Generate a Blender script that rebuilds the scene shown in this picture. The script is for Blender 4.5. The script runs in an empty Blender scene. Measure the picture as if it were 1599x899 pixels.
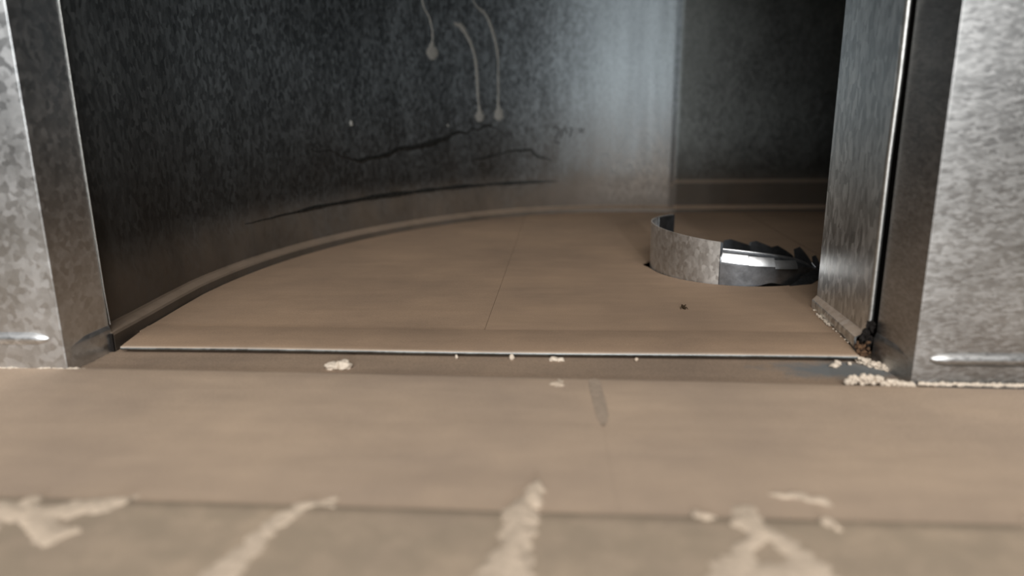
import bpy, bmesh, math, random
from mathutils import Vector, Matrix, noise
R = math.radians
sc = bpy.context.scene
col = sc.collection

# ------------------------------------------------------------------ camera
PITCH, ROLL, YAW = R(13.58), R(0.51), R(2.98)
fw = Vector((-math.sin(YAW)*math.cos(PITCH), math.cos(YAW)*math.cos(PITCH), -math.sin(PITCH)))
rt = Vector((math.cos(YAW), math.sin(YAW), 0))
dn = fw.cross(rt)
rt2 = rt*math.cos(ROLL) + dn*math.sin(ROLL)
dn2 = dn*math.cos(ROLL) - rt*math.sin(ROLL)
cam = bpy.data.cameras.new('camera')
co = bpy.data.objects.new('camera', cam)
col.objects.link(co)
co.matrix_world = Matrix(((rt2.x, -dn2.x, -fw.x, 0), (rt2.y, -dn2.y, -fw.y, 0), (rt2.z, -dn2.z, -fw.z, 0.12), (0, 0, 0, 1)))
cam.sensor_width = 36
cam.lens = 24.0
cam.clip_start = 0.005
cam.dof.use_dof = True
cam.dof.focus_distance = 0.45
cam.dof.aperture_fstop = 4.5
sc.camera = co

# ------------------------------------------------------------------ world, lights, exposure
w = bpy.data.worlds.new('world')
sc.world = w
w.use_nodes = True
bg = w.node_tree.nodes['Background']
bg.inputs[0].default_value = (0.86, 0.94, 1.0, 1)
bg.inputs[1].default_value = 0.06

def area(name, loc, target, sx, sy, power, color):
    l = bpy.data.lights.new(name, 'AREA')
    l.shape = 'RECTANGLE'; l.size = sx; l.size_y = sy; l.energy = power; l.color = color
    o = bpy.data.objects.new(name, l)
    col.objects.link(o)
    o.location = loc
    o.rotation_euler = (Vector(target) - Vector(loc)).to_track_quat('-Z', 'Y').to_euler()
    return o
# work lamp standing well behind the camera, shining level into the opening
area('work_lamp', (0.1800, -3.00, 0.62), (0.0, 0.90, 0.15), 0.09, 0.12, 46.0, (0.93, 0.97, 1.0))
# soft fill light added behind and above the camera for floor and front panels
area('fill_light', (0.0, -0.62, 0.76), (0.0, 0.42, 0.05), 0.95, 0.7, 21.0, (1.0, 0.98, 0.95))

sc.view_settings.view_transform = 'Standard'
sc.view_settings.look = 'None'
sc.view_settings.gamma = 1
sc.view_settings.use_curve_mapping = False
sc.view_settings.exposure = 0.0

# ------------------------------------------------------------------ materials
def nodes(name):
    m = bpy.data.materials.new(name)
    m.use_nodes = True
    nt = m.node_tree
    return m, nt, nt.nodes['Principled BSDF']

def N(nt, t, **kw):
    n = nt.nodes.new(t)
    for k, v in kw.items():
        setattr(n, k, v)
    return n

def mapping(nt, scale):
    tc = N(nt, 'ShaderNodeTexCoord'); mp = N(nt, 'ShaderNodeMapping')
    mp.inputs['Scale'].default_value = scale
    nt.links.new(tc.outputs['Object'], mp.inputs['Vector'])
    return mp.outputs['Vector']

def ntex(nt, vec, scale, detail=4, rough=0.55):
    n = N(nt, 'ShaderNodeTexNoise')
    n.inputs['Scale'].default_value = scale; n.inputs['Detail'].default_value = detail; n.inputs['Roughness'].default_value = rough
    nt.links.new(vec, n.inputs['Vector'])
    return n.outputs['Fac']

def ramp(nt, fac, stops):
    r = N(nt, 'ShaderNodeValToRGB')
    while len(r.color_ramp.elements) < len(stops):
        r.color_ramp.elements.new(0.5)
    for e, (p, c) in zip(r.color_ramp.elements, stops):
        e.position = p
        e.color = (c, c, c, 1) if not isinstance(c, tuple) else (*c, 1)
    nt.links.new(fac, r.inputs['Fac'])
    return r.outputs['Color']

def mixc(nt, fac, a, b, mode='MIX'):
    m = N(nt, 'ShaderNodeMix', data_type='RGBA', blend_type=mode)
    for s, v in ((m.inputs[0], fac), (m.inputs[6], a), (m.inputs[7], b)):
        if isinstance(v, bpy.types.NodeSocket): nt.links.new(v, s)
        elif isinstance(v, tuple): s.default_value = (*v, 1)
        else: s.default_value = v
    return m.outputs[2]

def mth(nt, op, a, b=0.0, c=None):
    m = N(nt, 'ShaderNodeMath', operation=op)
    for i, v in enumerate((a, b, c)):
        if v is None: continue
        if isinstance(v, bpy.types.NodeSocket): nt.links.new(v, m.inputs[i])
        else: m.inputs[i].default_value = v
    return m.outputs[0]

DUST = (0.350, 0.252, 0.176)

def galvanised(name, base=(0.56, 0.58, 0.59), rough=0.36, spangle=260, stretch=(1, 1, 1), dust_top=0.9, dirt_fade=0.0, dirt_fade_h=0.05, contrast=0.25, streak=0.0):
    m, nt, b = nodes(name)
    v = mapping(nt, stretch)
    vo = N(nt, 'ShaderNodeTexVoronoi'); vo.inputs['Scale'].default_value = spangle
    wob = ntex(nt, v, spangle*0.5, 2)
    wv = N(nt, 'ShaderNodeVectorMath', operation='ADD')
    sc_ = N(nt, 'ShaderNodeVectorMath', operation='SCALE'); sc_.inputs['Scale'].default_value = 0.004
    cmb = N(nt, 'ShaderNodeCombineXYZ')
    for i in range(3): nt.links.new(wob, cmb.inputs[i])
    nt.links.new(cmb.outputs[0], sc_.inputs[0]); nt.links.new(v, wv.inputs[0]); nt.links.new(sc_.outputs[0], wv.inputs[1])
    nt.links.new(wv.outputs[0], vo.inputs['Vector'])
    sep = N(nt, 'ShaderNodeSeparateColor'); nt.links.new(vo.outputs['Color'], sep.inputs[0])
    cell = sep.outputs[0]
    big = ntex(nt, v, 22, 5, 0.6)
    fine = ntex(nt, v, 420, 3, 0.6)
    k = mth(nt, 'ADD', mth(nt, 'MULTIPLY', cell, 0.5), mth(nt, 'MULTIPLY', fine, 0.5))
    shade = ramp(nt, k, [(0.25, 1.0 - contrast), (0.75, 1.0 + contrast*0.5)])
    c = mixc(nt, 1.0, base, shade, 'MULTIPLY')
    stain = ramp(nt, big, [(0.32, 0.62), (0.62, 1.0)])
    c = mixc(nt, 0.6, c, mixc(nt, 1.0, c, stain, 'MULTIPLY'))
    if streak:
        st = ntex(nt, mapping(nt, (1, 1, 0.06)), 70, 4, 0.6)
        c = mixc(nt, streak, c, mixc(nt, 1.0, c, ramp(nt, st, [(0.35, 0.55), (0.6, 1.0)]), 'MULTIPLY'))
    # dust lies on whatever faces up, plus brown low down: dirt and painted reflection
    g = N(nt, 'ShaderNodeNewGeometry'); sx = N(nt, 'ShaderNodeSeparateXYZ'); nt.links.new(g.outputs['Normal'], sx.inputs[0])
    up = N(nt, 'ShaderNodeMapRange'); up.inputs[1].default_value = 0.25; up.inputs[2].default_value = 0.6; up.inputs[4].default_value = dust_top
    nt.links.new(sx.outputs[2], up.inputs[0])
    dust = mth(nt, 'MULTIPLY', up.outputs[0], ramp(nt, big, [(0.25, 0.75), (0.6, 1.0)]))
    if dirt_fade:
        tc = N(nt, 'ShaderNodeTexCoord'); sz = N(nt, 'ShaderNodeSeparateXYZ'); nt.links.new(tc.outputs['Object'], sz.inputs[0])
        lo = N(nt, 'ShaderNodeMapRange', interpolation_type='SMOOTHSTEP'); lo.inputs[1].default_value = dirt_fade_h; lo.inputs[2].default_value = 0.02; lo.inputs[3].default_value = 0.0; lo.inputs[4].default_value = 1.0
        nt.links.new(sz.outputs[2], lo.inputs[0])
        f = mth(nt, 'MULTIPLY', lo.outputs[0], mth(nt, 'MULTIPLY', ramp(nt, ntex(nt, v, 14, 5, 0.65), [(0.3, 0.7), (0.65, 1.0)]), dirt_fade))
        c = mixc(nt, f, c, (0.078, 0.062, 0.048))  # brown of dirt, and of floor reflection and fading highlight, put into the colour
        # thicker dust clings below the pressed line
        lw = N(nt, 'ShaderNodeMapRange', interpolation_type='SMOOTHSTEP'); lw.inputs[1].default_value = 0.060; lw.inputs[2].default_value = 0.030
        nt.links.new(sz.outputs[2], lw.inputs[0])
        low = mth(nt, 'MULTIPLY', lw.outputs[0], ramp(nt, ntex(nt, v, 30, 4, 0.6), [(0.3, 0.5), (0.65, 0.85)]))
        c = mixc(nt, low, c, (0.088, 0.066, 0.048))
    nt.links.new(mixc(nt, dust, c, DUST), b.inputs['Base Color'])
    nt.links.new(mth(nt, 'SUBTRACT', 1.0, mth(nt, 'MAXIMUM', dust, low) if dirt_fade else dust), b.inputs['Metallic'])
    rr = mth(nt, 'MULTIPLY_ADD', cell, 0.10, rough - 0.05)
    rr = mth(nt, 'MULTIPLY_ADD', big, 0.12, mth(nt, 'SUBTRACT', rr, 0.06))
    nt.links.new(mth(nt, 'MULTIPLY_ADD', up.outputs[0], 0.5, rr), b.inputs['Roughness'])
    bp = N(nt, 'ShaderNodeBump'); bp.inputs['Strength'].default_value = 0.12; bp.inputs['Distance'].default_value = 0.0004
    nt.links.new(k, bp.inputs['Height']); nt.links.new(bp.outputs[0], b.inputs['Normal'])
    return m

def dusty(name, base=DUST, bare=None, speck=0.10, bump=0.25, seed=0.0, mottle=0.0):
    m, nt, b = nodes(name)
    v = mapping(nt, (1, 1, 1))
    big = ntex(nt, v, 9 + seed, 5, 0.6)
    mid = ntex(nt, mapping(nt, (0.35, 1.6, 1)), 55 + seed, 4, 0.6)
    fine = ntex(nt, v, 1300, 3, 0.7)
    hi = tuple(min(1, x*1.10) for x in base); lo = (base[0]*0.86, base[1]*0.87, base[2]*0.90)
    c = mixc(nt, ramp(nt, big, [(0.35, 0.0), (0.65, 1.0)]), lo, hi)
    c = mixc(nt, 1.0, c, ramp(nt, mid, [(0.3, 0.93), (0.7, 1.04)]), 'MULTIPLY')
    c = mixc(nt, 1.0, c, ramp(nt, fine, [(0.3, 1 - speck*1.6), (0.7, 1 + speck)]), 'MULTIPLY')
    if mottle:
        mm = ntex(nt, v, 60, 5, 0.65)
        c = mixc(nt, ramp(nt, mm, [(0.42, mottle), (0.60, 0.0)]), c, (0.225, 0.18, 0.13))
    if bare:
        (cx, cy, rx, ry) = bare
        tc = N(nt, 'ShaderNodeTexCoord'); mp = N(nt, 'ShaderNodeMapping')
        mp.inputs['Location'].default_value = (-cx/rx, -cy/ry, 0); mp.inputs['Scale'].default_value = (1/rx, 1/ry, 0)
        nt.links.new(tc.outputs['Object'], mp.inputs[0])
        ln = N(nt, 'ShaderNodeVectorMath', operation='LENGTH'); nt.links.new(mp.outputs[0], ln.inputs[0])
        k = mth(nt, 'ADD', ln.outputs['Value'], mth(nt, 'MULTIPLY_ADD', ntex(nt, v, 90, 4, 0.6), 1.2, -0.6))
        k = ramp(nt, k, [(0.45, 0.85), (1.0, 0.0)])
        c = mixc(nt, k, c, (0.16, 0.175, 0.18))
        nt.links.new(mth(nt, 'MULTIPLY', k, 0.5), b.inputs['Metallic'])
    nt.links.new(c, b.inputs['Base Color'])
    b.inputs['Roughness'].default_value = 0.88
    b.inputs['Specular IOR Level'].default_value = 0.25
    bp = N(nt, 'ShaderNodeBump'); bp.inputs['Strength'].default_value = bump; bp.inputs['Distance'].default_value = 0.0003
    nt.links.new(mth(nt, 'ADD', fine, mid), bp.inputs['Height']); nt.links.new(bp.outputs[0], b.inputs['Normal'])
    return m

def plain(name, c, rough=0.8, metal=0.0, var=0.15, scale=400, bump=0.3):
    m, nt, b = nodes(name)
    f = ntex(nt, mapping(nt, (1, 1, 1)), scale, 4, 0.6)
    nt.links.new(mixc(nt, 1.0, c, ramp(nt, f, [(0.3, 1 - var), (0.7, 1 + var*0.6)]), 'MULTIPLY'), b.inputs['Base Color'])
    b.inputs['Roughness'].default_value = rough; b.inputs['Metallic'].default_value = metal
    if max(c) < 0.04: b.inputs['Specular IOR Level'].default_value = 0.1
    bp = N(nt, 'ShaderNodeBump'); bp.inputs['Strength'].default_value = bump; bp.inputs['Distance'].default_value = 0.0004
    nt.links.new(f, bp.inputs['Height']); nt.links.new(bp.outputs[0], b.inputs['Normal'])
    return m

M = {}
M['heel'] = galvanised('galvanised_heel_sheet', (0.29, 0.325, 0.345), 0.56, 330, (1, 1, 0.6), dirt_fade=0.97, dirt_fade_h=0.20, streak=0.4, dust_top=0.5, contrast=0.34)
M['straight'] = galvanised('galvanised_straight_sheet', (0.27, 0.295, 0.295), 0.46, 330, (1, 1, 0.6), dirt_fade=0.92, dirt_fade_h=0.12, contrast=0.16)
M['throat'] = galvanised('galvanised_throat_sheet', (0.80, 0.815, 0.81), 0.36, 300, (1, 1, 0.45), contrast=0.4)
M['jamb_l'] = galvanised('galvanised_coarse_spangle', (0.70, 0.715, 0.725), 0.38, 300, contrast=0.16, dust_top=0.12)
M['jamb_r'] = galvanised('galvanised_fine_spangle', (0.50, 0.50, 0.495), 0.40, 700, (0.5, 0.5, 1.3), contrast=0.20, dust_top=0.12)
M['rim'] = plain('bright_sheet_edge', (0.48, 0.475, 0.455), 0.42, 1.0, 0.2, 300)
M['duct'] = galvanised('galvanised_plain', (0.30, 0.32, 0.32), 0.42)
M['band'] = galvanised('galvanised_collar_band', (0.70, 0.68, 0.65), 0.50, 420, (1, 1, 0.6), dust_top=0.4, contrast=0.16)
M['tab'] = plain('dark_crimped_metal', (0.26, 0.27, 0.285), 0.42, 1.0, 0.3, 150)
M['tab_bright'] = plain('bright_folded_metal', (0.66, 0.66, 0.66), 0.38, 1.0, 0.15, 150)
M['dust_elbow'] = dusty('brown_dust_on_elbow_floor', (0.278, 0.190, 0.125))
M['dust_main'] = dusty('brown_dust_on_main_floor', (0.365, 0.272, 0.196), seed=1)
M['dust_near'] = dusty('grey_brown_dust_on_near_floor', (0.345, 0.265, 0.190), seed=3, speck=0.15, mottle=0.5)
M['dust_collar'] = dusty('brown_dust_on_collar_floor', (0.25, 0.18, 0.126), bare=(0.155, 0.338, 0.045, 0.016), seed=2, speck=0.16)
M['wiped'] = plain('wiped_grey_sheet', (0.315, 0.243, 0.182), 0.88, 0.1, 0.2, 300)
M['seal'] = plain('dried_cream_sealant', (0.54, 0.455, 0.365), 0.8, 0, 0.2, 700)
M['seal_dusty'] = plain('dusty_cream_sealant', (0.47, 0.375, 0.285), 0.9, 0, 0.2, 500)
M['drip'] = plain('dried_grey_drip', (0.19, 0.186, 0.170), 0.75, 0.1, 0.2, 500)
M['grease'] = plain('dark_grime', (0.085, 0.088, 0.085), 0.5, 1.0, 0.4, 200)
M['rust'] = plain('brown_rust', (0.085, 0.042, 0.018), 0.9, 0, 0.6, 900)
M['black'] = plain('cavity_shade', (0.012, 0.010, 0.009), 0.8, 0, 0.4, 800)  # near-black colour standing for the shade inside gaps and cavities
M['ink'] = plain('dark_ink', (0.045, 0.045, 0.045), 0.6, 0.0, 0.3, 600)
M['fly'] = plain('dark_insect_brown', (0.035, 0.022, 0.012), 0.7, 0, 0.3, 2000)

# ------------------------------------------------------------------ helpers
def tag(o, label=None, cat=None, group=None, kind=None):
    if label: o['label'] = label
    if cat: o['category'] = cat
    if group: o['group'] = group
    if kind: o['kind'] = kind
    return o

def link(name, me, mat, parent=None, smooth=30):
    if mat: me.materials.append(mat)
    if smooth:
        me.shade_smooth(); me.set_sharp_from_angle(angle=R(smooth))
    o = bpy.data.objects.new(name, me)
    col.objects.link(o)
    if parent: o.parent = parent
    return o

def mesh(name, vs, fs, mat, parent=None, smooth=30):
    me = bpy.data.meshes.new(name)
    me.from_pydata([tuple(v) for v in vs], [], fs)
    bm = bmesh.new(); bm.from_mesh(me)
    bmesh.ops.recalc_face_normals(bm, faces=bm.faces)
    bm.to_mesh(me); bm.free()
    return link(name, me, mat, parent, smooth)

def from_bm(name, bm, mat, parent=None, smooth=30):
    bmesh.ops.recalc_face_normals(bm, faces=bm.faces)
    me = bpy.data.meshes.new(name)
    bm.to_mesh(me); bm.free()
    return link(name, me, mat, parent, smooth)

def empty(name, loc=(0, 0, 0)):
    o = bpy.data.objects.new(name, None)
    o.empty_display_size = 0.02
    col.objects.link(o)
    o.location = loc
    return o

def box(bm, x0, x1, y0, y1, z0, z1):
    vs = [bm.verts.new((x, y, z)) for z in (z0, z1) for y in (y0, y1) for x in (x0, x1)]
    for f in ((0, 1, 3, 2), (4, 6, 7, 5), (0, 4, 5, 1), (2, 3, 7, 6), (0, 2, 6, 4), (1, 5, 7, 3)):
        bm.faces.new([vs[i] for i in f])

def boxo(name, d, mat, parent=None, bevel=0.0):
    bm = bmesh.new(); box(bm, *d)
    if bevel:
        bmesh.ops.bevel(bm, geom=bm.edges[:], offset=bevel, segments=2, affect='EDGES', profile=0.5)
    return from_bm(name, bm, mat, parent, 40)

def plan_normals(path):
    """unit normals pointing to the left of the walking direction"""
    out = []
    for i in range(len(path)):
        a = Vector(path[max(i-1, 0)]); b = Vector(path[min(i+1, len(path)-1)])
        t = (b - a).normalized()
        out.append(Vector((-t.y, t.x)))
    return out

def sweep(name, path, prof, mat, parent=None, thick=0.0012, smooth=25, normals=None):
    """profile of (d, z): d to the left of the plan path. Closed with a back skin."""
    ns = normals or plan_normals(path)
    full = list(prof) + [(d + thick, z) for d, z in reversed(prof)]
    n = len(full); vs = []; fs = []
    for p, nn in zip(path, ns):
        for d, z in full:
            vs.append((p[0] + nn.x*d, p[1] + nn.y*d, z))
    for i in range(len(path)-1):
        for j in range(n):
            k = (j+1) % n
            fs.append((i*n+j, i*n+k, (i+1)*n+k, (i+1)*n+j))
    fs.append(tuple(range(n))); fs.append(tuple((len(path)-1)*n + j for j in range(n)))
    return mesh(name, vs, fs, mat, parent, smooth)

def tube(bm, pts, rads, seg=8, cap=True):
    rings = []
    for i, p in enumerate(pts):
        p = Vector(p)
        t = (Vector(pts[min(i+1, len(pts)-1)]) - Vector(pts[max(i-1, 0)])).normalized()
        u = t.orthogonal().normalized() if abs(t.z) > 0.9 else t.cross(Vector((0, 0, 1))).normalized()
        v = t.cross(u)
        r = rads if isinstance(rads, (int, float)) else rads[i]
        rings.append([bm.verts.new(p + (u*math.cos(2*math.pi*k/seg) + v*math.sin(2*math.pi*k/seg))*r) for k in range(seg)])
    for a, b in zip(rings, rings[1:]):
        for k in range(seg):
            bm.faces.new((a[k], a[(k+1) % seg], b[(k+1) % seg], b[k]))
    if cap:
        bm.faces.new(rings[0]); bm.faces.new(rings[-1])

def lump(bm, c, r, seed, rough=0.25, sub=2, floor=None):
    t = bmesh.ops.create_icosphere(bm, subdivisions=sub, radius=1.0)
    off = Vector((seed*3.17, seed*1.31, seed*0.73))
    for v in t['verts']:
        k = 1 + rough*noise.noise(v.co*1.7 + off)*1.6 + rough*0.5*noise.noise(v.co*4.1 + off)
        v.co = Vector((v.co.x*r[0]*k + c[0], v.co.y*r[1]*k + c[1], v.co.z*r[2]*k + c[2]))
        if floor is not None and v.co.z < floor: v.co.z = floor

def triangulated(name, outer, holes, z, thick, mat, parent):
    bm = bmesh.new(); es = []
    for lp in [outer] + holes:
        vv = [bm.verts.new((x, y, z)) for x, y in lp]
        es += [bm.edges.new((vv[i], vv[(i+1) % len(vv)])) for i in range(len(vv))]
    bmesh.ops.triangle_fill(bm, use_beauty=True, use_dissolve=False, edges=es)
    fs = bm.faces[:]
    bmesh.ops.recalc_face_normals(bm, faces=fs)
    ex = bmesh.ops.extrude_face_region(bm, geom=fs)
    for v in [g for g in ex['geom'] if isinstance(g, bmesh.types.BMVert)]: v.co.z -= thick
    return from_bm(name, bm, mat, parent, 20)

# ------------------------------------------------------------------ plan of the duct (metres, floor of the elbow at z = 0)
EC, EA, EB = (0.20, 0.475), 0.453, 0.503
HEIGHT = 0.40
def ell(t):
    return (EC[0] + EA*math.cos(t), EC[1] + EB*math.sin(t))
T_BUCKLE = math.acos((-0.12-EC[0])/EA)
heel_path = [(-0.2445, 0.3575), (-0.2475, 0.40), (-0.2508, 0.44)] + [ell(math.pi - (math.pi - T_BUCKLE)*i/48) for i in range(49)]
# the sheet flattens early and buckles slightly before it reaches the seam
x_, y_ = heel_path[-1]
while x_ < 0.1699:
    u_ = (x_ + 0.0025 - EC[0])/EA
    th_ = math.atan(-EB/EA*u_/math.sqrt(1-u_*u_))
    k_ = min(1.0, (x_ + 0.12)/0.22); k_ = k_*k_*(3-2*k_)
    th_ -= R(13.5)*k_ + R(4.0)*max(0.0, (x_-0.10)/0.07)
    x_ += 0.005; y_ += 0.005*math.tan(th_)
    heel_path.append((x_, y_))
def step_prof(zs=0.0325):
    return [(0.0, -0.004), (0.0, 0.0052), (0.0008, 0.0066), (0.0072, 0.0082), (0.008, 0.0095), (0.008, zs), (0.0100, zs+0.005), (0.0100, HEIGHT)]

# ------------------------------------------------------------------ structure
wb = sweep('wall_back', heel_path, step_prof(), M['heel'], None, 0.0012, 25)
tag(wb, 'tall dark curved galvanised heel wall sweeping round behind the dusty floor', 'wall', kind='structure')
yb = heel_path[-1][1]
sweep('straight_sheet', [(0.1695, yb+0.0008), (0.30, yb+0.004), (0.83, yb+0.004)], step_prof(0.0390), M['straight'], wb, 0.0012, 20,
      [Vector((0.02, 1)).normalized()]*3)
# narrow lapped seam where the curved sheet meets the straight sheet
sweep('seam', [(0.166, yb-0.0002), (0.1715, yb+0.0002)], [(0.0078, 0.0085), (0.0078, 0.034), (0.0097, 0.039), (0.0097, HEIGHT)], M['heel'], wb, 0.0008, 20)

# right hand throat of the elbow: square corner, turning away to the right
tp = [(0.0, -0.004), (-0.0006, 0.0054), (-0.0002, 0.0066), (1.0, 0.0092), (1.04, 0.0102), (1.04, HEIGHT)]
vs = []; fs = []
for (x, y, dw) in ((0.1660, 0.3595, 0.0048), (0.1680, 0.3800, 0.0042), (0.1738, 0.4410, 0.0022)):
    row = [(x + (d if abs(d) < 0.5 else d*dw), y, z) for d, z in tp]
    vs += row + [(X + 0.0012, Y, Z) for X, Y, Z in reversed(row)]
n = 2*len(tp)
for i in range(2):
    fs += [(i*n+j, i*n+(j+1) % n, (i+1)*n+(j+1) % n, (i+1)*n+j) for j in range(n)]
fs += [tuple(range(n)), tuple(2*n+j for j in range(n))]
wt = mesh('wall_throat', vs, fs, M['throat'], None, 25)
tag(wt, 'galvanised throat panel with dusty bottom ledge right of the metal collar', 'wall', kind='structure')
bm = bmesh.new(); tube(bm, [(0.1722, 0.3586, 0.016), (0.1720, 0.3588, 0.10), (0.1726, 0.3588, 0.14), (0.1722, 0.3584, 0.20), (0.1722, 0.3584, HEIGHT)], 0.0015, 10)
from_bm('rolled_hem', bm, M['rim'], wt, 60)
sweep('return_panel', [(0.1762, 0.4410), (0.83, 0.4410)], [(0.0, -0.004), (0.0, HEIGHT)], M['throat'], wt, -0.0012, 25)
boxo('gap_light_stop', (0.1795, 0.1815, 0.34, 0.375, -0.004, HEIGHT), M['black'], wt)  # black strip added behind the joint gap to block stray light

FY = 0.3215
def front_wall(name, sgn, xj, y_front, y_back, mat, label, zb):
    """front panel of the main duct folded round into the jamb of the opening"""
    r = 0.0005; path = []
    path += [(sgn*0.75, y_front), (sgn*0.45, y_front), (xj + sgn*0.03, y_front), (xj + sgn*r, y_front)]
    for i in range(1, 9):
        a = i/8*math.pi/2
        path.append((xj + sgn*(r - r*math.sin(a)), y_front + r - r*math.cos(a)))
    path += [(xj, y_front + 0.02), (xj - sgn*0.0005, y_back)]
    s = -sgn
    o = sweep(name, path, [(0.0, -0.0045), (0.0, 0.60)], mat, None, 0.0012*s, 25)
    # turned-in flange along the foot of the jamb
    fp = [(xj + sgn*0.0014, y_front + r), (xj - sgn*0.0002, (y_front+y_back)/2), (xj - sgn*0.0006, y_back)]
    sweep('foot_flange', fp, [(-0.0011*s, -0.0045), (-0.0010*s, 0.0080), (-0.0006*s, 0.0092), (0.0, 0.0108)], mat, o, 0.0005*s, 40)
    tag(o, label, 'wall', kind='structure')
    # pressed stiffening bead low on the panel, round ended
    bm = bmesh.new(); x0 = xj + sgn*0.0065; n = 40; m = 12; L = 0.30
    rows = []
    for i in range(n+1):
        u = (i/n)**2*L
        k = math.sqrt(max(0.0, 1 - (1 - min(u, 0.011)/0.011)**2)) if u < 0.011 else 1.0
        k = max(k, 0.02)
        rows.append([bm.verts.new((x0 + sgn*u, y_front + 0.0022 - 0.0038*k**0.7*math.sin(math.pi*j/m)**1.3 - 0.0006, zb - math.cos(math.pi*j/m)*0.0041*k)) for j in range(m+1)])
    for a, b in zip(rows, rows[1:]):
        for j in range(m):
            bm.faces.new((a[j], a[j+1], b[j+1], b[j]))
    from_bm('stiffening_bead', bm, mat, o, 60)
    return o

wl = front_wall('wall_left', -1, -0.2480, 0.3225, 0.3585, M['jamb_l'], 'bright spangled galvanised panel folded into a dark jamb, left of the opening', 0.0142)
wr = front_wall('wall_right', 1, 0.1745, 0.3165, 0.3535, M['jamb_r'], 'bright brushed galvanised panel folded into a dark jamb, right of the opening', 0.0092)
bm = bmesh.new(); tube(bm, [(-0.2468, 0.3592, 0.011), (-0.2472, 0.3590, 0.03), (-0.2472, 0.3585, 0.10), (-0.2470, 0.3580, HEIGHT)], [0.0002, 0.0003, 0.0003, 0.0003], 8)
from_bm('sheet_edge', bm, M['rim'], wl, 60)
boxo('notch_shade', (-0.2475, -0.2446, 0.3560, 0.3573, -0.004, 0.0062), M['black'], wl)  # solid black block painting the shade of the notch
boxo('gap_light_stop', (-0.2585, -0.2565, 0.335, 0.375, -0.004, HEIGHT), M['black'], wl)  # black strip added behind the left joint against leaking light

ec = boxo('wall_end', (0.83, 0.832, 0.43, 1.0, -0.005, HEIGHT), M['duct'])
tag(ec, 'galvanised end panel closing the branch beyond the throat panel', 'wall', kind='structure')
hd = boxo('wall_header', (-0.26, 0.19, 0.318, 0.3205, HEIGHT, 0.60), M['duct'])
tag(hd, 'galvanised header panel above the duct opening', 'wall', kind='structure')
ce = boxo('ceiling', (-0.28, 0.84, 0.318, 1.0, HEIGHT, HEIGHT+0.0015), M['duct'])
tag(ce, 'galvanised top sheet of the duct elbow above the curved wall', 'ceiling', kind='structure')

# ---- floor of the elbow
fl = empty('floor', (0, 0, 0))
tag(fl, 'dust covered brown sheet metal floor of the duct with lipped front edge', 'floor', kind='structure')
RC, RR = (0.157, 0.570), 0.069                      # round collar let into the floor
hole = [(RC[0] + (RR+0.0012)*math.cos(2*math.pi*i/64), RC[1] + (RR+0.0012)*math.sin(2*math.pi*i/64)) for i in range(64)]
# the hole is torn a little wider at its left
hole = [(x - 0.006*math.exp(-((i-30)/1.6)**2), y) for i, (x, y) in enumerate(hole)]
inner = [(x + 0.001, y) for x, y in heel_path]
def cx(y): return -0.0368 + (y-0.389)/(0.8844-0.389)*0.0087           # crease at centre
def rx(y): return 0.2400 + (y-0.5)/(0.9115-0.5)*0.0223                 # crease at right
left = [p for p in inner if p[0] < -0.0285 and p[1] > 0.385]
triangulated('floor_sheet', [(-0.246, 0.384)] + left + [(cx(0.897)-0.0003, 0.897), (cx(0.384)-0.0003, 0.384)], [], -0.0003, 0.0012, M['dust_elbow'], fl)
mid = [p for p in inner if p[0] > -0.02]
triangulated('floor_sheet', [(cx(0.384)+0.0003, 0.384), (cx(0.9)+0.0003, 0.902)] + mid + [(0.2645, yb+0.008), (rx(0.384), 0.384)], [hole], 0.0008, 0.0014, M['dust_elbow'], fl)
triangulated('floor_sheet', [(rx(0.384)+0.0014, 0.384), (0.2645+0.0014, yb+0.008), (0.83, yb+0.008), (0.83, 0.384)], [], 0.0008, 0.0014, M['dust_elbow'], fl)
boxo('under_light_stop', (-0.30, 0.85, 0.38, 1.0, -0.014, -0.012), M['black'], fl)  # black sheet added under the elbow so its floor gaps stay dark
# hemmed front lip of the elbow floor
lipL, lipR = (-0.2395, 0.3545), (0.1640, 0.3490)
vs = []; fs = []
prof = [(0.036, 0.0009), (0.034, 0.0015), (0.004, -0.0001), (0.0015, -0.0004), (0.0003, -0.0009), (0.0, -0.0014), (0.0004, -0.0020), (0.002, -0.0022), (0.036, -0.0010)]
for i in range(25):
    u = i/24
    x = lipL[0] + (lipR[0]-lipL[0])*u; y = lipL[1] + (lipR[1]-lipL[1])*u
    for d, z in prof:
        # the lip is drawn in where the curved walls pinch it
        vs.append((x + (-0.004 if i == 0 else 0.0035 if i == 24 else 0)*(d/0.036), y + d, z + 0.00025*math.sin(u*9)))
n = len(prof)
for i in range(24):
    for j in range(n):
        k = (j+1) % n
        fs.append((i*n+j, i*n+k, (i+1)*n+k, (i+1)*n+j))
fs += [tuple(range(n)), tuple(24*n+j for j in range(n))]
lip = mesh('lip', vs, fs, M['dust_elbow'], fl, 50)
bm = bmesh.new()
tube(bm, [(lipL[0]+(lipR[0]-lipL[0])*i/24, lipL[1]+(lipR[1]-lipL[1])*i/24 + 0.0007, -0.0014+0.00025*math.sin(i/24*9)) for i in range(25)], 0.00120, 10)
from_bm('bare_edge', bm, M['duct'], lip, 60)
# floor of the short collar between front panel and elbow
boxo('collar_floor', (-0.262, 0.186, 0.300, 0.395, -0.0058, -0.0043), M['dust_collar'], fl)
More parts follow.
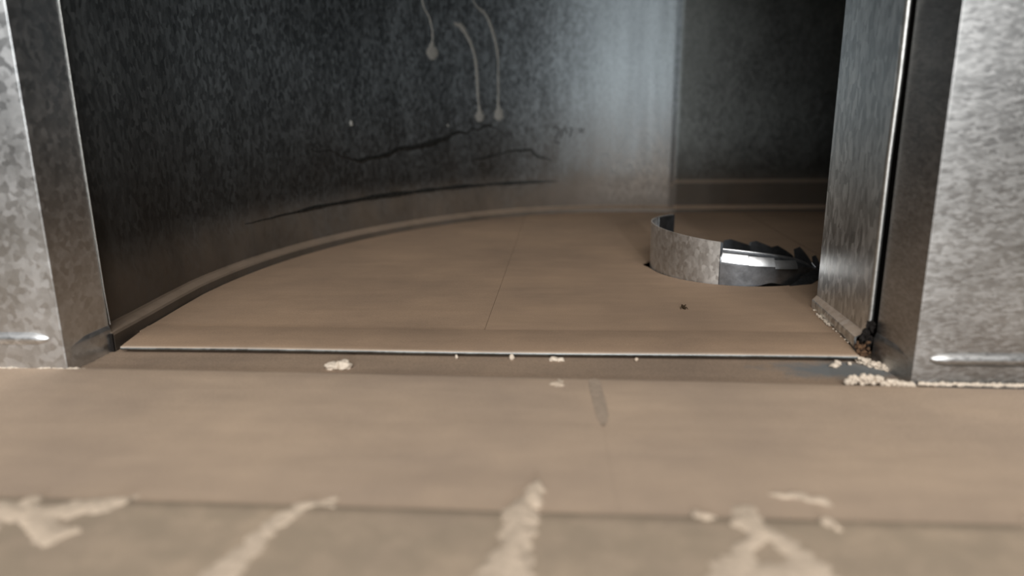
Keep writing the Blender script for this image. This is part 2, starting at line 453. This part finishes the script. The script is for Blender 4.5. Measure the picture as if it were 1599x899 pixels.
# main duct floor: two far sheets, two near sheets, butted on a lengthwise joint
def sheet(x0, x1, ya, yb_, z, mat, far):
    nx, ny = 16, 14; vs = []; fs = []
    prof = [(ya, -0.0040), (ya+0.0001, -0.0010), (ya+0.0012, -0.0001)] if far else []
    for j in range(1 if far else 0, ny+1):
        v = j/ny; prof.append((ya + (yb_-0.006-ya)*v, 0.0))
    if far:
        prof += [(yb_-0.003, -0.0004), (yb_-0.001, -0.0012), (yb_, -0.0026), (yb_, -0.0045)]
    else:
        prof += [(yb_-0.001, -0.0001), (yb_, -0.0008), (yb_, -0.004)]
    for i in range(nx+1):
        x = x0 + (x1-x0)*i/nx
        for (y, dz) in prof:
            wv = 0.0012*noise.noise(Vector((x*9, y*11, z*100))) if abs(x) < 0.5 else 0
            sk = 0.0145*(x+0.24)/0.42*max(0.0, min(1.0, 0.45 + (y-0.2000)/0.1275*0.55))
            vs.append((x, y - sk, z + dz + wv*0.5))
    n = len(prof)
    for i in range(nx):
        for j in range(n-1):
            fs.append((i*n+j, i*n+j+1, (i+1)*n+j+1, (i+1)*n+j))
    return mesh('floor_sheet', vs, fs, mat, fl, 50)
XJ = 0.0235
boxo('under_light_stop', (-0.75, 0.75, -0.70, 0.30, -0.012, -0.010), M['black'], fl)  # black sheet added below to keep world light out of the joints
sheet(-0.75, XJ - 0.0002, 0.1900, 0.3275, -0.0016, M['dust_main'], True)
sheet(XJ - 0.00015, 0.75, 0.1900, 0.3275, -0.0016, M['dust_main'], True)
sheet(-0.75, -0.0052, -0.70, 0.2000, -0.0008, M['dust_near'], False)
sheet(-0.0050, 0.75, -0.70, 0.2000, -0.0008, M['dust_near'], False)
# worn grey strip where the lengthwise joint has been wiped clean
mesh('joint_strip', [(XJ+dx+0.0004*math.sin(i*1.3), y - 0.0145*(XJ+0.24)/0.42, z) for i, (y, hw) in enumerate(((0.2700, 0.0010), (0.2800, 0.0026), (0.2950, 0.0030), (0.3100, 0.0030), (0.3215, 0.0028))) for dx, z in ((-hw, -0.0014), (0, -0.0003), (hw, -0.0013))],
     [(i*3+j, i*3+j+1, i*3+j+4, i*3+j+3) for i in range(4) for j in range(2)], M['wiped'], fl, 60)

# ---- round collar of the branch below, standing up through the floor
cr = empty('round_collar', (RC[0], RC[1], 0))
tag(cr, 'round galvanised collar with torn and folded tabs standing in the floor hole', 'duct collar')
def rp(a, rad, z): return (rad*math.cos(R(a)), rad*math.sin(R(a)), z)
def skin(name, a0, a1, top, bot, rad_f, mat, n=28, nz=8, th=0.0007, parent=cr, smooth=35):
    vs = []; fs = []
    for s in (0, 1):
        for i in range(n+1):
            a = a0 + (a1-a0)*i/n; u = i/n
            for j in range(nz+1):
                q = j/nz; z = bot(u) + (top(u)-bot(u))*q
                vs.append(rp(a, rad_f(u, q) - s*th, z))
    st = (n+1)*(nz+1)
    def id_(s, i, j): return s*st + i*(nz+1) + j
    for i in range(n):
        for j in range(nz):
            fs.append((id_(0, i, j), id_(0, i+1, j), id_(0, i+1, j+1), id_(0, i, j+1)))
            fs.append((id_(1, i, j), id_(1, i, j+1), id_(1, i+1, j+1), id_(1, i+1, j)))
        fs.append((id_(0, i, nz), id_(0, i+1, nz), id_(1, i+1, nz), id_(1, i, nz)))
        fs.append((id_(0, i, 0), id_(1, i, 0), id_(1, i+1, 0), id_(0, i+1, 0)))
    for j in range(nz):
        for i in (0, n):
            fs.append((id_(0, i, j), id_(0, i, j+1), id_(1, i, j+1), id_(1, i, j)))
    return mesh(name, vs, fs, mat, parent, smooth)
# pipe below the floor
boxo('pipe_light_stop', (-0.08, 0.08, -0.08, 0.08, -0.095, -0.09), M['black'], cr)  # black cap added to keep world light out of the pipe
skin('pipe', 0, 360, lambda u: -0.0015, lambda u: -0.09, lambda u, q: RR-0.0004, M['black'], 48, 2)  # coloured black to give the gap beside the collar its shade
# the long upright band
skin('band', 128, 246, lambda u: 0.0385 - 0.0055*max(0, (u-0.45)/0.55)**1.2, lambda u: -0.002, lambda u, q: RR + 0.0005*q, M['band'], 40, 6)
skin('band_overlap', 128, 150, lambda u: 0.0380, lambda u: 0.0, lambda u, q: RR - 0.0012, M['tab'], 8, 4)
# folded front run: dark skirt leaning in, declining to the right
def skirt_top(u): return 0.0262 - 0.004*u - 0.013*u**2.2
def skirt_bot(u): return 0.0002 + 0.0026*math.exp(-((u-0.42)/0.09)**2) + 0.0045*max(0, (u-0.62)/0.38)
skin('skirt', 246.5, 322, skirt_top, skirt_bot, lambda u, q: RR + 0.0004 + 0.0016*q - 0.004*u - 0.0060*max(0, q-0.82)/0.18, M['tab'], 34, 8)
for a0, a1, k in ((247.5, 262.5, 0), (263, 278.5, 1), (279, 294.5, 2)):
    u0 = (a0-246.5)/75.5
    t = skirt_top(u0) - 0.0012
    skin('folded_tab', a0, a1, lambda u, t=t, k=k: t - 0.0012*u - 0.0006*k, lambda u, t=t, k=k: t - 0.0064 - 0.0012*u - 0.0004*k,
         lambda u, q, u0=u0: RR + 0.0030 - 0.0012*q - 0.0016*q*q - 0.003*u0, M['tab_bright'], 8, 8, 0.0008)
# rolled rim along the top of the folded run
bm = bmesh.new()
tube(bm, [rp(247 + 74*i/24, RR - 0.0042 - 0.004*i/24, skirt_top(i/24) + 0.0008) for i in range(25)], [0.0009]*22 + [0.0007, 0.0006, 0.0004], 8)
from_bm('rolled_rim', bm, M['tab_bright'], cr, 60)
# slivers torn free at the right end
def sliver(pts, th=0.0006):
    vs = [Vector(p) for p in pts]; nrm = (vs[1]-vs[0]).cross(vs[2]-vs[0]).normalized()*th
    n = len(vs)
    mesh('torn_sliver', [*vs, *[v+nrm for v in vs]], [tuple(range(n)), tuple(range(2*n-1, n-1, -1))] + [(i, (i+1) % n, n+(i+1) % n, n+i) for i in range(n)], M['tab'], cr, 20)
sliver([rp(296, RR+0.002, 0.006), rp(318, RR+0.004, 0.0045), rp(336, RR-0.001, 0.0040), rp(334, RR-0.004, 0.0062), rp(312, RR-0.001, 0.0082)])
sliver([rp(288, RR+0.003, 0.0004), rp(304, RR+0.005, 0.0003), rp(318, RR+0.003, 0.0052), rp(300, RR+0.001, 0.0060)])
sliver([rp(322, RR-0.004, 0.0090), rp(342, RR-0.003, 0.0050), rp(343, RR-0.006, 0.0072), rp(322, RR-0.007, 0.0120)])
# jagged teeth standing on the far side of the ring
for i, (a0, a1, zt, lean, dx) in enumerate(((84, 101, 0.0112, 0.001, 0.1), (63, 84, 0.0140, 0.004, 0.45), (44, 64, 0.0135, 0.002, 0.5), (25, 45, 0.0120, 0.005, 0.7), (4, 26, 0.0140, 0.003, 0.9), (-16, 5, 0.0110, 0.002, 0.8))):
    skin('tooth', a0, a1, lambda u, zt=zt, dx=dx: zt*(1 - dx*abs(u-0.75)), lambda u: -0.001, lambda u, q, lean=lean: RR - 0.0005 - lean*q, M['tab'], 4, 2, smooth=8)

# ------------------------------------------------------------------ marks on the curved wall
_n = plan_normals(heel_path)
upper = [(Vector(p) + n_*0.010, n_) for p, n_ in zip(heel_path, _n)][4:]
def _seg(x):
    for (a, na), (b, nb) in zip(upper, upper[1:]):
        if a.x <= x <= b.x:
            return a, na, b, nb, (x-a.x)/(b.x-a.x)
    a, na = upper[0]; b, nb = upper[1]
    return a, na, b, nb, 0.0
def wall_n(x):
    a, na, b, nb, k = _seg(x); v = (na*(1-k) + nb*k).normalized()
    return Vector((-v.x, -v.y, 0))
def on_wall(x, z, off=0.0003):
    a, na, b, nb, k = _seg(x); p = a*(1-k) + b*k
    return Vector((p.x, p.y, z)) + wall_n(x)*off
def blob_end(pts, ws, r):
    x, z = pts[-1]
    for dz, k in ((0.8, 0.55), (0.35, 0.93), (0.0, 1.0), (-0.4, 0.92), (-0.75, 0.66), (-0.95, 0.32), (-1.0, 0.02)):
        pts.append((x, z + dz*r)); ws.append(r*k)
    del pts[-8], ws[-8]
    return pts, ws
def smear(name, pts, widths, mat, th=0.0003, sub=6, seed=0, wob=0.0012):
    """thin raised streak that follows the curved wall; pts (x, z)"""
    path = []
    for i in range(len(pts)-1):
        for k in range(sub):
            u = k/sub
            P = [(*pts[q], widths[q]) for q in (max(i-1, 0), i, i+1, min(i+2, len(pts)-1))]
            path.append(tuple(0.5*(2*P[1][c] + (P[2][c]-P[0][c])*u + (2*P[0][c]-5*P[1][c]+4*P[2][c]-P[3][c])*u*u + (3*P[1][c]-P[0][c]-3*P[2][c]+P[3][c])*u**3) for c in range(3)))
    path.append((*pts[-1], widths[-1]))
    vs = []; fs = []; m = 6
    for i, (x, z, w_) in enumerate(path):
        x0, z0, _ = path[max(i-1, 0)]; x1, z1, _ = path[min(i+1, len(path)-1)]
        P = on_wall(x, z); nn = wall_n(x)
        t = (on_wall(x1, z1) - on_wall(x0, z0)).normalized(); sd = t.cross(nn).normalized()
        w_ = max(0.0002, w_)*(1 + 0.6*noise.noise(Vector((i*0.45, seed*7.1, 0.3))))
        P = P + Vector((0, 0, wob*noise.noise(Vector((i*0.3, seed*3.3, 1.7)))))
        for j in range(m+1):
            q = j/m*2-1
            vs.append(P + sd*w_*q + nn*(th*(1-q*q) - 0.0004))
    for i in range(len(path)-1):
        for j in range(m):
            fs.append((i*(m+1)+j, i*(m+1)+j+1, (i+1)*(m+1)+j+1, (i+1)*(m+1)+j))
    return mesh(name, vs, fs, mat, None, 80)
GD = 'dried drips on the curved wall'
p, q = blob_end([(-0.1413, 0.30), (-0.1413, 0.2543), (-0.1352, 0.2385), (-0.1327, 0.2217), (-0.1330, 0.2130), (-0.1337, 0.2010)], [0.0013, 0.0013, 0.0013, 0.0014, 0.0014, 0], 0.0088)
tag(smear('dried_drip', p, q, M['drip'], 0.0009, seed=1, wob=0.0004), 'dried drip ending in a round blob, leftmost on the curved wall', 'drip', GD)
p, q = blob_end([(-0.1110, 0.2345), (-0.1060, 0.2345), (-0.1005, 0.2295), (-0.0918, 0.2115), (-0.0873, 0.1898), (-0.0859, 0.1524), (-0.0848, 0.140), (-0.0844, 0.1290)], [0.0010, 0.0028, 0.0034, 0.0022, 0.0019, 0.0016, 0.0018, 0], 0.0072)
tag(smear('dried_drip', p, q, M['drip'], 0.0008, seed=2, wob=0.0010), 'short crooked dried drip, middle of the three on the curved wall', 'drip', GD)
p, q = blob_end([(-0.101, 0.30), (-0.0887, 0.2621), (-0.0733, 0.2459), (-0.0627, 0.2098), (-0.0617, 0.1759), (-0.0621, 0.1440), (-0.0615, 0.1310)], [0.0014, 0.0014, 0.0017, 0.0017, 0.0014, 0.0014, 0], 0.0078)
tag(smear('dried_drip', p, q, M['drip'], 0.0009, seed=3, wob=0.0006), 'longest dried drip with pale end blob, rightmost on the curved wall', 'drip', GD)
tag(smear('grime_smear', [(-0.2296, 0.096), (-0.2100, 0.088), (-0.1991, 0.0832), (-0.1684, 0.0910), (-0.1252, 0.1036), (-0.0950, 0.112), (-0.0754, 0.1164), (-0.0620, 0.1139)],
          [0.0003, 0.001, 0.002, 0.003, 0.0032, 0.002, 0.0016, 0.0004], M['grease'], 0.00055, 10, seed=4, wob=0.005), 'long wavy dark grime smear under the drips on the curved wall', 'grime smear')
tag(smear('grime_smear', [(-0.0960, 0.074), (-0.0760, 0.0786), (-0.0285, 0.0849), (-0.0119, 0.0761), (0.006, 0.070)], [0.0004, 0.0016, 0.0020, 0.0022, 0.0004], M['grease'], 0.0005, 8, seed=5, wob=0.004),
    'short arched dark grime smear low on the curved wall', 'grime smear')
swl = smear('swage_line', [(-0.2560, 0.0385), (-0.2480, 0.0385), (-0.2300, 0.0400), (-0.2000, 0.0410), (-0.1500, 0.0420), (-0.0900, 0.0428), (-0.0300, 0.0430), (0.0140, 0.0430)],
      [0.0003, 0.0009, 0.0020, 0.0028, 0.0028, 0.0022, 0.0020, 0.0005], M['grease'], 0.0005, 10, seed=6, wob=0.0006)
swl.parent = wb
for x, z, r_, lab in ((-0.2049, 0.1208, 0.0022, 'pale speck left of the grime smear on the curved wall'), (-0.1202, 0.1177, 0.0012, 'tiny pale speck above the grime smear on the curved wall')):
    bm = bmesh.new(); c_ = on_wall(x, z); lump(bm, (c_.x, c_.y, c_.z), (r_, r_*0.6, r_*1.3), x*50, 0.2, 2)
    tag(from_bm('sealant_speck', bm, M['drip'], None, 60), lab, 'speck', 'specks on the curved wall')
# illegible hand marks
bm = bmesh.new()
def stroke(pts, r=0.0011):
    tube(bm, [on_wall(x, z, 0.0002) for x, z in pts], r, 6)
stroke([(0.0085, 0.1125), (0.0120, 0.1155), (0.0155, 0.1125), (0.0150, 0.107), (0.0110, 0.100), (0.0090, 0.0960), (0.0130, 0.0945), (0.0165, 0.0925)])
stroke([(0.0185, 0.1000), (0.0210, 0.1125)]); stroke([(0.0235, 0.1140), (0.0270, 0.1060)]); stroke([(0.0290, 0.1130), (0.0330, 0.1130), (0.0315, 0.1040), (0.0300, 0.1015)])
stroke([(0.0440, 0.1130), (0.0445, 0.1065)]); stroke([(0.0485, 0.1130), (0.0470, 0.1065)])
tag(from_bm('handwritten_mark', bm, M['ink'], None, 60), 'faint dark smudged handwritten mark on the bright part of the curved wall', 'marking')

# ------------------------------------------------------------------ sealant, crumbs, rust
def blob_thing(name, lumps, mat, label, cat, group=None, floor=None, sub=2, rough=0.3):
    bm = bmesh.new()
    for i, (c, r) in enumerate(lumps): lump(bm, c, r, i*1.7 + len(label), rough, sub, floor)
    o = from_bm(name, bm, mat, None, 60)
    return tag(o, label, cat, group)
CF = -0.0043     # top of collar floor
G = 'dried sealant crumbs along the lip'
blob_thing('sealant_lump', [((-0.1115, 0.3330, CF+0.0012), (0.0042, 0.0030, 0.0026)), ((-0.1060, 0.3335, CF+0.0014), (0.0038, 0.0028, 0.0030))], M['seal'],
           'largest cream sealant lump lying alone on the collar floor, left of centre', 'sealant lump', G, CF-0.0003, 3)
blob_thing('sealant_lump', [((0.0040, 0.3480, CF+0.0008), (0.0026, 0.0020, 0.0014)), ((0.0075, 0.3480, CF+0.0008), (0.0022, 0.0018, 0.0013))], M['seal'],
           'flat cream sealant lump against the lip near its middle', 'sealant lump', G, CF-0.0003)
blob_thing('sealant_lump', [((-0.0187, 0.3490, CF+0.0014), (0.0014, 0.0013, 0.0018))], M['seal'], 'small rounded cream sealant crumb against the lip, left of the flat one', 'sealant crumb', G, CF-0.0003)
blob_thing('sealant_lump', [((-0.0487, 0.3495, CF+0.0012), (0.0009, 0.0009, 0.0012))], M['seal'], 'tiniest pale sealant crumb under the lip left of centre', 'sealant crumb', G, CF-0.0003)
blob_thing('sealant_lump', [((0.0480, 0.3478, CF+0.0012), (0.0010, 0.0010, 0.0012))], M['seal_dusty'], 'small dusty grey sealant crumb under the lip right of centre', 'sealant crumb', G, CF-0.0003)
blob_thing('sealant_lump', [((0.1490, 0.3420, CF+0.0008), (0.0026, 0.0018, 0.0016)), ((0.1515, 0.3445, CF+0.0012), (0.0022, 0.0016, 0.0016)), ((0.1580, 0.3455, CF+0.0008), (0.0011, 0.0010, 0.0010))], M['seal'],
           'knobbly cream sealant crumbs at the right end of the lip', 'sealant lump', G, CF-0.0003)
random.seed(4)
lp = []
for i in range(120):
    u = random.random(); x = 0.1640 + 0.0120*u + random.uniform(-0.001, 0.001); y = 0.3500 - 0.0145*u + random.uniform(-0.0022, 0.0022)
    lp.append(((x, y, CF + random.uniform(0.0, 0.0030)*(1-0.5*u)), (random.uniform(0.0008, 0.0018),)*2 + (random.uniform(0.0005, 0.0011),)))
blob_thing('sealant_clump', lp, M['seal'], 'crumbly cream sealant clump spilling from the rusty corner on the right', 'sealant clump', floor=CF-0.0005, rough=0.45)
lp = []
for i in range(150):
    u = random.random()**1.15; x = 0.1440 + 0.0310*u
    hh = 0.0058*max(0.25, 1-((u-0.30)/0.40)**2) if u < 0.60 else 0.0030*(1.0-0.6*(u-0.6)/0.4)
    lp.append(((x, 0.3158 - 0.0010*u + random.uniform(-0.0008, 0.0012), -0.0040 + hh*random.random()**0.6), (random.uniform(0.0008, 0.0013),)*3))
blob_thing('sealant_cluster', lp, M['seal'], 'bubbly cream sealant heap at the foot of the right front panel', 'sealant cluster', rough=0.12)
def bead_line(p0, p1, n, rmin, rmax, jit, mat, label, seed, z=CF, gap=0.0):
    random.seed(seed); lp = []
    for i in range(n):
        u = i/(n-1)
        if random.random() < gap: continue
        r = random.uniform(rmin, rmax)
        lp.append(((p0[0]+(p1[0]-p0[0])*u, p0[1]+(p1[1]-p0[1])*u + random.uniform(-jit, jit), z + r*0.4), (r*1.6, r, r)))
    blob_thing('sealant_bead', lp, mat, label, 'sealant bead', sub=1, rough=0.4)
bead_line((-0.40, 0.3200), (-0.2400, 0.3235), 130, 0.0008, 0.0017, 0.0006, M['seal'], 'thin crumbly sealant bead along the foot of the left front panel', 7, -0.0030, 0.06)
bead_line((0.1790, 0.3150), (0.40, 0.3110), 150, 0.0009, 0.0014, 0.0004, M['seal'], 'thin pale sealant bead running along the foot of the right front panel', 8, -0.0030)
random.seed(11)
lp = [((0.1722, 0.4330, 0.0012), (0.0012, 0.0016, 0.0009))]
for i in range(26):
    u = i/25; lp.append(((0.1681 + 0.0026*u + random.uniform(-0.0006, 0.0006), 0.398 + 0.026*u, 0.0012), (random.uniform(0.0004, 0.0013), random.uniform(0.0008, 0.0018), random.uniform(0.0004, 0.0010))))
for i in range(6):
    lp.append(((0.1655 + 0.0004*i + random.uniform(-0.0004, 0.0004), 0.367 + i*0.005, 0.0012), (0.0006, 0.0009, 0.0005)))
blob_thing('sealant_bead', lp, M['seal'], 'broken line of sealant flecks at the foot of the throat panel', 'sealant bead', sub=1)
# rust in the open joint, and black lumps painting the shade of its cavity
random.seed(5); lp = []
for i in range(40):
    lp.append(((0.1672 + random.uniform(-0.0030, 0.0040), 0.3535 + random.uniform(-0.0035, 0.0025), -0.003 + 0.0085*random.random()**1.5), (random.uniform(0.0004, 0.0011), random.uniform(0.0004, 0.0011), random.uniform(0.0005, 0.0014))))
ru = blob_thing('rust_clump', lp, M['rust'], 'brown rusty clump in the open joint at the right end of the lip', 'rust', rough=0.5)
bm = bmesh.new()
for i in range(12):
    lump(bm, (0.1695 + random.uniform(-0.002, 0.003), 0.3560 + random.uniform(-0.001, 0.001), 0.004 + 0.012*i/12), (0.0012, 0.0010, 0.0020), i*2.3, 0.8, 2)
from_bm('cavity_shade', bm, M['black'], ru, 60)
# little dead insect on the elbow floor
fy = empty('dead_insect', (0.0899, 0.4362, 0.0008))
tag(fy, 'tiny dark dead insect lying on the dusty floor in front of the collar', 'insect')
bm = bmesh.new(); lump(bm, (0, 0, 0.0011), (0.0010, 0.0016, 0.0010), 1, 0.2, 2); lump(bm, (0.0002, -0.0020, 0.0011), (0.0008, 0.0008, 0.0008), 2, 0.2, 2); lump(bm, (-0.0007, 0.0016, 0.0016), (0.0008, 0.0012, 0.0010), 3, 0.2, 2)
from_bm('body', bm, M['fly'], fy, 60)
for s in (-1, 1):
    mesh('wing', [(0, 0, 0.0016), (s*0.0018, 0.0016, 0.0022), (s*0.0012, 0.0028, 0.0024), (0, 0.0012, 0.0018)], [(0, 1, 2, 3)], M['fly'], fy, 0)
    for k in range(3):
        bm = bmesh.new(); tube(bm, [(s*0.0006, -0.0008+k*0.0009, 0.0008), (s*0.0018, -0.0012+k*0.0012, 0.0012), (s*0.0024, -0.0014+k*0.0014, 0.0)], 0.00012, 5)
        from_bm('leg', bm, M['fly'], fy, 0)

# ------------------------------------------------------------------ trowelled sealant on the near floor
def patch(strokes, label, seed, hmax=0.0013, zb=-0.0011, mat='seal_dusty', res=0.0009):
    """raised irregular patch: strokes of (x, y, radius) joined into one heightfield"""
    caps = []
    for st in strokes:
        if len(st) == 1: caps.append((st[0], st[0]))
        caps += list(zip(st, st[1:]))
    xs = [p[0] for s in strokes for p in s]; ys = [p[1] for s in strokes for p in s]; rm = max(p[2] for s in strokes for p in s)*1.6
    x0, x1, y0, y1 = min(xs)-rm, max(xs)+rm, min(ys)-rm, max(ys)+rm
    nx, ny = int((x1-x0)/res)+1, int((y1-y0)/res)+1
    idx = {}; vs = []; fs = []; hs = {}
    for i in range(nx+1):
        for j in range(ny+1):
            x, y = x0+i*res, y0+j*res; best = -9
            wx = x + 0.0022*noise.noise(Vector((x*260, y*260, seed))) ; wy = y + 0.0022*noise.noise(Vector((x*260, y*260, seed+9)))
            for (a, b) in caps:
                dx, dy = b[0]-a[0], b[1]-a[1]; L = dx*dx+dy*dy
                t = 0 if L == 0 else max(0, min(1, ((wx-a[0])*dx+(wy-a[1])*dy)/L))
                r = (a[2]+(b[2]-a[2])*t)*1.2
                d = math.hypot(wx-a[0]-dx*t, wy-a[1]-dy*t)
                best = max(best, 1-d/r)
            best += 0.12*noise.noise(Vector((x*420, y*420, seed*2)))
            hs[i, j] = best
    for i in range(nx+1):
        for j in range(ny+1):
            b = hs[i, j]
            if b > -0.25:
                h = hmax*(1-math.exp(-2.2*max(b, 0))) + 0.00018*noise.noise(Vector(((x0+i*res)*300, (y0+j*res)*300, seed+3))) if b > 0 else b*0.006
                idx[i, j] = len(vs); vs.append((x0+i*res, y0+j*res, zb+h-(0.0008 if zb > -0.0015 and y0+j*res > 0.2000-0.0145*0.45*(x0+i*res+0.24)/0.42 else 0.0)))
    for i in range(nx):
        for j in range(ny):
            q = [(i, j), (i+1, j), (i+1, j+1), (i, j+1)]
            if all(k in idx for k in q): fs.append(tuple(idx[k] for k in q))
    o = mesh('sealant_smear', vs, fs, M[mat], None, 80)
    return tag(o, label, 'sealant smear', 'sealant smears on the near floor')
patch([[(-0.178, 0.190, 0.005), (-0.165, 0.187, 0.004), (-0.154, 0.1915, 0.0055), (-0.1440, 0.1945, 0.0045), (-0.1395, 0.1985, 0.0025)], [(-0.172, 0.196, 0.003), (-0.160, 0.184, 0.004), (-0.150, 0.1765, 0.0045), (-0.1455, 0.179, 0.003)], [(-0.185, 0.186, 0.005), (-0.172, 0.180, 0.003)]],
      'blurred lumpy cream sealant smear at the far left of the near floor', 1)
patch([[(-0.0715, 0.2010, 0.0020), (-0.0784, 0.1965, 0.0032), (-0.0835, 0.1890, 0.0036), (-0.0860, 0.1780, 0.0034), (-0.0880, 0.1680, 0.0045), (-0.0910, 0.1560, 0.0060), (-0.094, 0.14, 0.005)]],
      'diagonal cream sealant smear left of centre on the near floor', 2)
patch([[(-0.0703, 0.1975, 0.0022)]], 'small round sealant dab beside the top of the diagonal smear', 3)
patch([[(-0.0028, 0.2130, 0.0020), (-0.0045, 0.2050, 0.0030), (-0.0085, 0.1960, 0.0046), (-0.0085, 0.1870, 0.0048), (-0.0085, 0.1790, 0.0042), (-0.0105, 0.1680, 0.0064), (-0.0125, 0.155, 0.008), (-0.014, 0.14, 0.008)]],
      'tall cream sealant streak along the joint in the middle of the near floor', 4, 0.0030)
patch([[(0.0635, 0.1990, 0.0040), (0.0625, 0.1915, 0.0050), (0.0640, 0.1860, 0.0030), (0.0580, 0.1790, 0.0026), (0.0540, 0.1710, 0.0050), (0.050, 0.162, 0.007)], [(0.0640, 0.1900, 0.0030), (0.0715, 0.1790, 0.0035), (0.0740, 0.1680, 0.006), (0.060, 0.165, 0.006), (0.075, 0.155, 0.007)]],
      'forked cream sealant smear right of the middle streak on the near floor', 5)
patch([[(0.0480, 0.1965, 0.0022), (0.0500, 0.1950, 0.0022)]], 'small faint sealant dab left of the forked smear', 6, 0.0016)
patch([[(0.0870, 0.1940, 0.0024), (0.0880, 0.1900, 0.0020)]], 'small faint sealant dab right of the forked smear', 7, 0.0016)
patch([[(0.1500, 0.196, 0.003), (0.149, 0.188, 0.004), (0.146, 0.178, 0.003)]], 'pale sealant smear at the far right edge of the near floor', 8, 0.0018)
patch([[(0.0760, 0.2100, 0.0016), (0.0860, 0.2085, 0.0022), (0.0920, 0.2060, 0.0022)]], 'thin pale sealant wisp behind the forked smear on the far sheet', 9, 0.0009, zb=-0.0017)
patch([[(0.0040, 0.3095, 0.0014), (0.0055, 0.3060, 0.0022), (0.0070, 0.3120, 0.0010)]], 'small triangular sealant fleck on the edge of the far sheet by the joint', 10, 0.0010, zb=-0.0017, res=0.0005)
